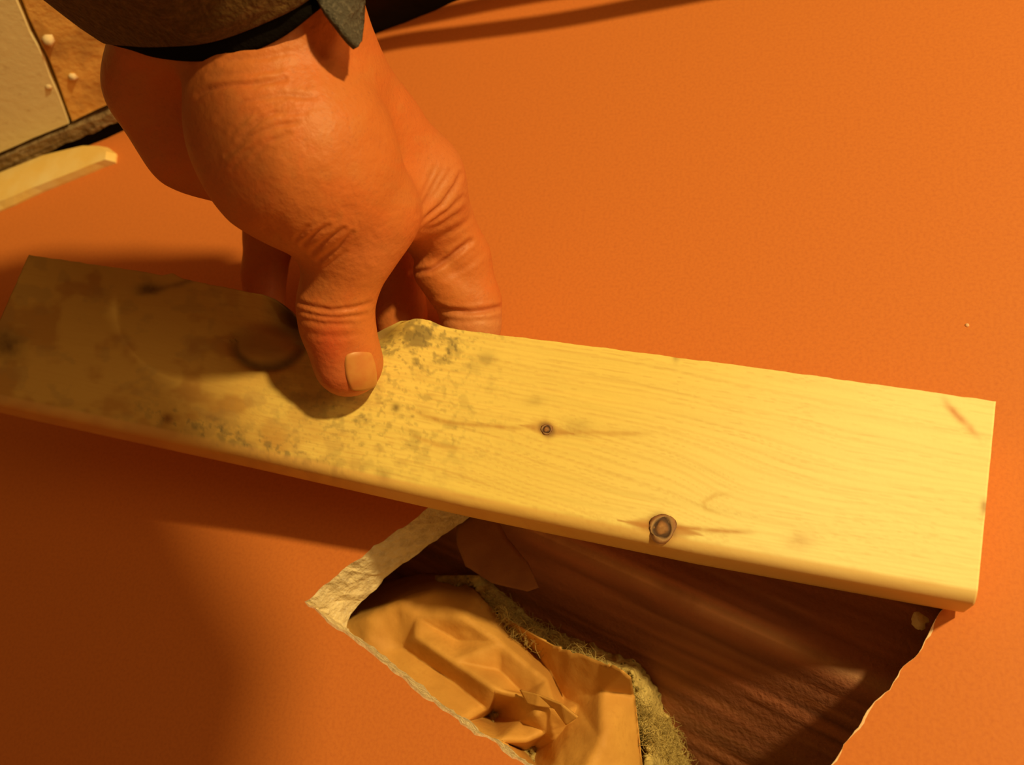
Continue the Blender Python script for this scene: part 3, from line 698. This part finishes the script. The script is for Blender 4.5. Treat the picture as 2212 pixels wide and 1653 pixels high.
# thumbnail: thin curved plate laid on the thumb tip
def hit(px, py, z0=300.):
    r = ray(px, py); r = r / np.linalg.norm(r); t = np.full(len(px) if np.ndim(px) else 1, z0)
    return r
nailp = []; U_, V_ = 22, 22
ax_ = np.array([.16, .99]); ax_ /= np.linalg.norm(ax_); bx2 = np.array([.985, -.17])
gridp = []
for i in range(U_ + 1):
    for j in range(V_ + 1):
        u = -1 + 2 * i / U_; v = -1 + 2 * j / V_
        # square to rounded shape
        uu = u * math.sqrt(1 - v * v * .32); vv2 = v * math.sqrt(1 - u * u * .30)
        c = np.array([780., 800.]) + bx2 * uu * 37 + ax_ * vv2 * 43
        gridp.append(c)
gridp = np.array(gridp); RY = np.stack([(gridp[:, 0] - CX) / F, (gridp[:, 1] - CY) / F, np.ones(len(gridp))], 1)
tz = np.full(len(gridp), 300.)
for _ in range(40): tz = tz + np.clip(hand_sdf(RY * tz[:, None]), -3, 6) * .8
NP = RY * tz[:, None]
eps = .4
grad = np.stack([hand_sdf(NP + np.eye(3)[k] * eps) - hand_sdf(NP - np.eye(3)[k] * eps) for k in range(3)], 1); grad /= np.linalg.norm(grad, axis=1)[:, None]
uv = np.array([(-1 + 2 * i / U_, -1 + 2 * j / V_) for i in range(U_ + 1) for j in range(V_ + 1)])
lift = .16 - .95 * np.clip(np.maximum(np.abs(uv[:, 0]) - .78, 0) / .22, 0, 1) ** 2 - .6 * np.clip((-uv[:, 1] - .75) / .25, 0, 1) ** 2 + .15 * np.clip(uv[:, 1], 0, 1)
NT = NP + grad * lift[:, None]; NB = NP + grad * (lift[:, None] - .7)
ng = len(NT); nf_ = []
for i in range(U_):
    for j in range(V_):
        a = i * (V_ + 1) + j; q_ = (a, a + 1, a + V_ + 2, a + V_ + 1); nf_.append(q_); nf_.append(tuple(x + ng for x in q_[::-1]))
bdr = [j for j in range(V_ + 1)] + [i * (V_ + 1) + V_ for i in range(1, U_ + 1)] + [U_ * (V_ + 1) + j for j in range(V_ - 1, -1, -1)] + [i * (V_ + 1) for i in range(U_ - 1, 0, -1)]
for k in range(len(bdr)): a, b = bdr[k], bdr[(k + 1) % len(bdr)]; nf_.append((a, b, b + ng, a + ng))
nail = mesh_obj('thumbnail', np.vstack([NT, NB]), nf_, M['nail'], person); orient(nail); nail['label'] = 'yellowish thumbnail'

# ------------------------------------------------------------------ sleeve, lining and loose cuff corner
def catmull(P, k):
    P = np.array(P, float); m_ = len(P); out = []
    for i in range(m_):
        p0, p1, p2, p3 = P[i - 1], P[i], P[(i + 1) % m_], P[(i + 2) % m_]
        for s_ in range(k):
            t = s_ / k; out.append(.5 * ((2 * p1) + (-p0 + p2) * t + (2 * p0 - 5 * p1 + 4 * p2 - p3) * t * t + (-p0 + 3 * p1 - 3 * p2 + p3) * t ** 3))
    return np.array(out)
def tube(name, loops, mt, thick, parent, k=8, wr=0., seed=0):
    L = [catmull(l, k) for l in loops]; m_ = len(L[0])
    # interpolate rings
    R_ = []
    for a, b in zip(L[:-1], L[1:]):
        for s_ in range(6): R_.append(a + (b - a) * s_ / 6)
    R_.append(L[-1]); V = []
    for i, r in enumerate(R_):
        c = r.mean(0); d = r - c; d /= np.linalg.norm(d, axis=1)[:, None]; th = np.arange(m_)
        w_ = (fbm(np.cos(th / m_ * 6.283) * 2 + 5 + i * .05, np.sin(th / m_ * 6.283) * 2 + 5 + i * .22, seed) - .5) * 2 * wr * min(1, i / 14)
        V.append(r + d * w_[:, None])
    V = np.vstack(V); Fc = [(i * m_ + j, i * m_ + (j + 1) % m_, (i + 1) * m_ + (j + 1) % m_, (i + 1) * m_ + j) for i in range(len(R_) - 1) for j in range(m_)]
    ob = mesh_obj(name, V, Fc, mt, parent); orient(ob)
    s_ = ob.modifiers.new('t', 'SOLIDIFY'); s_.thickness = thick * K; s_.offset = 0
    return ob
rim0 = [(222, 82, 310), (290, 94, 294), (370, 95, 283), (460, 84, 276), (550, 54, 273), (640, 10, 272), (735, -55, 275), (795, -90, 300), (700, -70, 318), (500, -20, 322), (300, 40, 320)]
R0 = np.array([atz(*p) for p in rim0]); c0 = R0.mean(0)
axs = np.array([-.25, -.55, -.80])
R1 = c0 + (R0 - c0) * 1.02 + axs * 4; R2 = c0 + (R0 - c0) * 1.04 + axs * 15
for R_, k_ in ((R1, 5), (R2, 13)): R_[[0, 1, 10]] += np.array([-k_, -k_ * .4, 0])
ARM = np.array([(-95., -143, 255), (-97, -161, 215), (-92, -170, 180), (-79, -177, 150), (-41, -174, 112), (5, -161, 66), (60, -150, 0), (98, -154, -90), (112, -180, -230)])  # unseen arm course, added and bent to cast the lower-left shade
ang = np.arctan2((R0 - c0)[:, 1], (R0 - c0)[:, 0])
rings = []
for q_, c_ in enumerate(ARM):
    t_ = ARM[min(q_ + 1, len(ARM) - 1)] - ARM[max(q_ - 1, 0)]; t_ = t_ / np.linalg.norm(t_)
    u_ = np.array([1., 0, 0]) - t_ * t_[0]
    if q_ < 2: u_ = u_ + np.array([0, 0, .0])
    u_ /= np.linalg.norm(u_); v_ = np.cross(t_, u_)
    if v_[1] < 0: v_ = -v_
    rings.append(np.array([c_ + 43 * (math.cos(a) * u_ + math.sin(a) * v_) for a in ang]))
tube('sleeve', [R0, R1, R2] + rings, M['sleeve'], 2.2, person, wr=2.5, seed=150)['label'] = 'dark brown fleece jacket sleeve'
lin = [(232, 86, 312), (290, 108, 297), (345, 124, 289), (430, 131, 283), (520, 118, 279), (610, 80, 277), (700, 12, 277), (775, -40, 302), (690, -40, 314), (500, 0, 318), (310, 55, 317)]
L0 = np.array([atz(*p) for p in lin]); cl = L0.mean(0)
tube('cuff_lining', [L0, cl + (L0 - cl) * .90 + axs * 8, cl + (L0 - cl) * .82 + axs * 22], M['lining'], 1.2, person, seed=151)['label'] = 'black lining showing below the sleeve hem'
# loose corner of the cuff
fp = [(676, -60, 269), (684, 0, 271), (700, 26, 272), (728, 60, 274), (752, 88, 276), (769, 104, 277), (776, 92, 279), (781, 50, 281), (783, 0, 281), (786, -60, 281)]
fv = [Vector((p[0], p[1])) for p in fp]; m_ = len(fp)
vo, eo, fo, ov, *_ = delaunay_2d_cdt(fv, [(i, (i + 1) % m_) for i in range(m_)], [list(range(m_))], 1, 1e-6)
x2, d2, fc = refine(np.array([list(k) for k in vo]), np.array([fp[o[0]][2] for o in ov], float), [tuple(f) for f in fo], 3)
d2 = d2 + 3.0 * np.sin((x2[:, 0] - 690) / 95 * 3.14) * -1 + (fbm(x2[:, 0] * .02, x2[:, 1] * .02, 152) - .5) * 2
cfl = mesh_obj('cuff_corner', np.array([atz(a, b, c) for (a, b), c in zip(x2, d2)]), fc, M['flap'], person); cfl['label'] = 'grey pointed corner of the open cuff'
s_ = cfl.modifiers.new('t', 'SOLIDIFY'); s_.thickness = 2.0 * K; s_.offset = 0

# ------------------------------------------------------------------ unseen cord added above the view to throw the two bands of shade
def pipe(name, path, r, mt, S=10):
    P = np.array(path, float); V = []; Fc = []
    for i, c in enumerate(P):
        t = P[min(i + 1, len(P) - 1)] - P[max(i - 1, 0)]; t /= np.linalg.norm(t)
        u = np.cross(t, n); u /= np.linalg.norm(u); v = np.cross(t, u)
        V += [c + r * (math.cos(a) * u + math.sin(a) * v) for a in np.arange(S) / S * 6.2832]
    for i in range(len(P) - 1):
        for k in range(S): Fc.append((i * S + k, i * S + (k + 1) % S, (i + 1) * S + (k + 1) % S, (i + 1) * S + k))
    Fc.append(tuple(range(S))[::-1]); Fc.append(tuple((len(P) - 1) * S + k for k in range(S)))
    return V, Fc
def shade(px, py, f): w_ = onwall(px, py); return w_ + (LAMP - w_) * f
def spline(pts, k=8):
    P = np.array(pts, float); P = np.vstack([2 * P[0] - P[1], P, 2 * P[-1] - P[-2]]); out = []
    for i in range(1, len(P) - 2):
        p0, p1, p2, p3 = P[i - 1:i + 3]
        for s_ in range(k):
            t = s_ / k; out.append(.5 * ((2 * p1) + (-p0 + p2) * t + (2 * p0 - 5 * p1 + 4 * p2 - p3) * t * t + (-p0 + 3 * p1 - 3 * p2 + p3) * t ** 3))
    out.append(P[-2]); return out
cpath = spline([shade(x, y, .045) for x, y in [(560, 175), (700, 130), (850, 92), (1000, 72), (1200, 45), (1400, 8), (1650, -40), (1850, -75), (1900, -110), (1700, -110), (1500, -62), (1250, -25), (1100, 0), (950, 30), (800, 62), (600, 110)]])
V_, F_ = pipe('shadow_cord', cpath, 5.0, M['lining'])
pc = mesh_obj('shadow_cord', V_, F_, M['lining']); orient(pc)
tag(pc, 'unseen black cord added above the hand to cast two bands of shadow', 'cord')
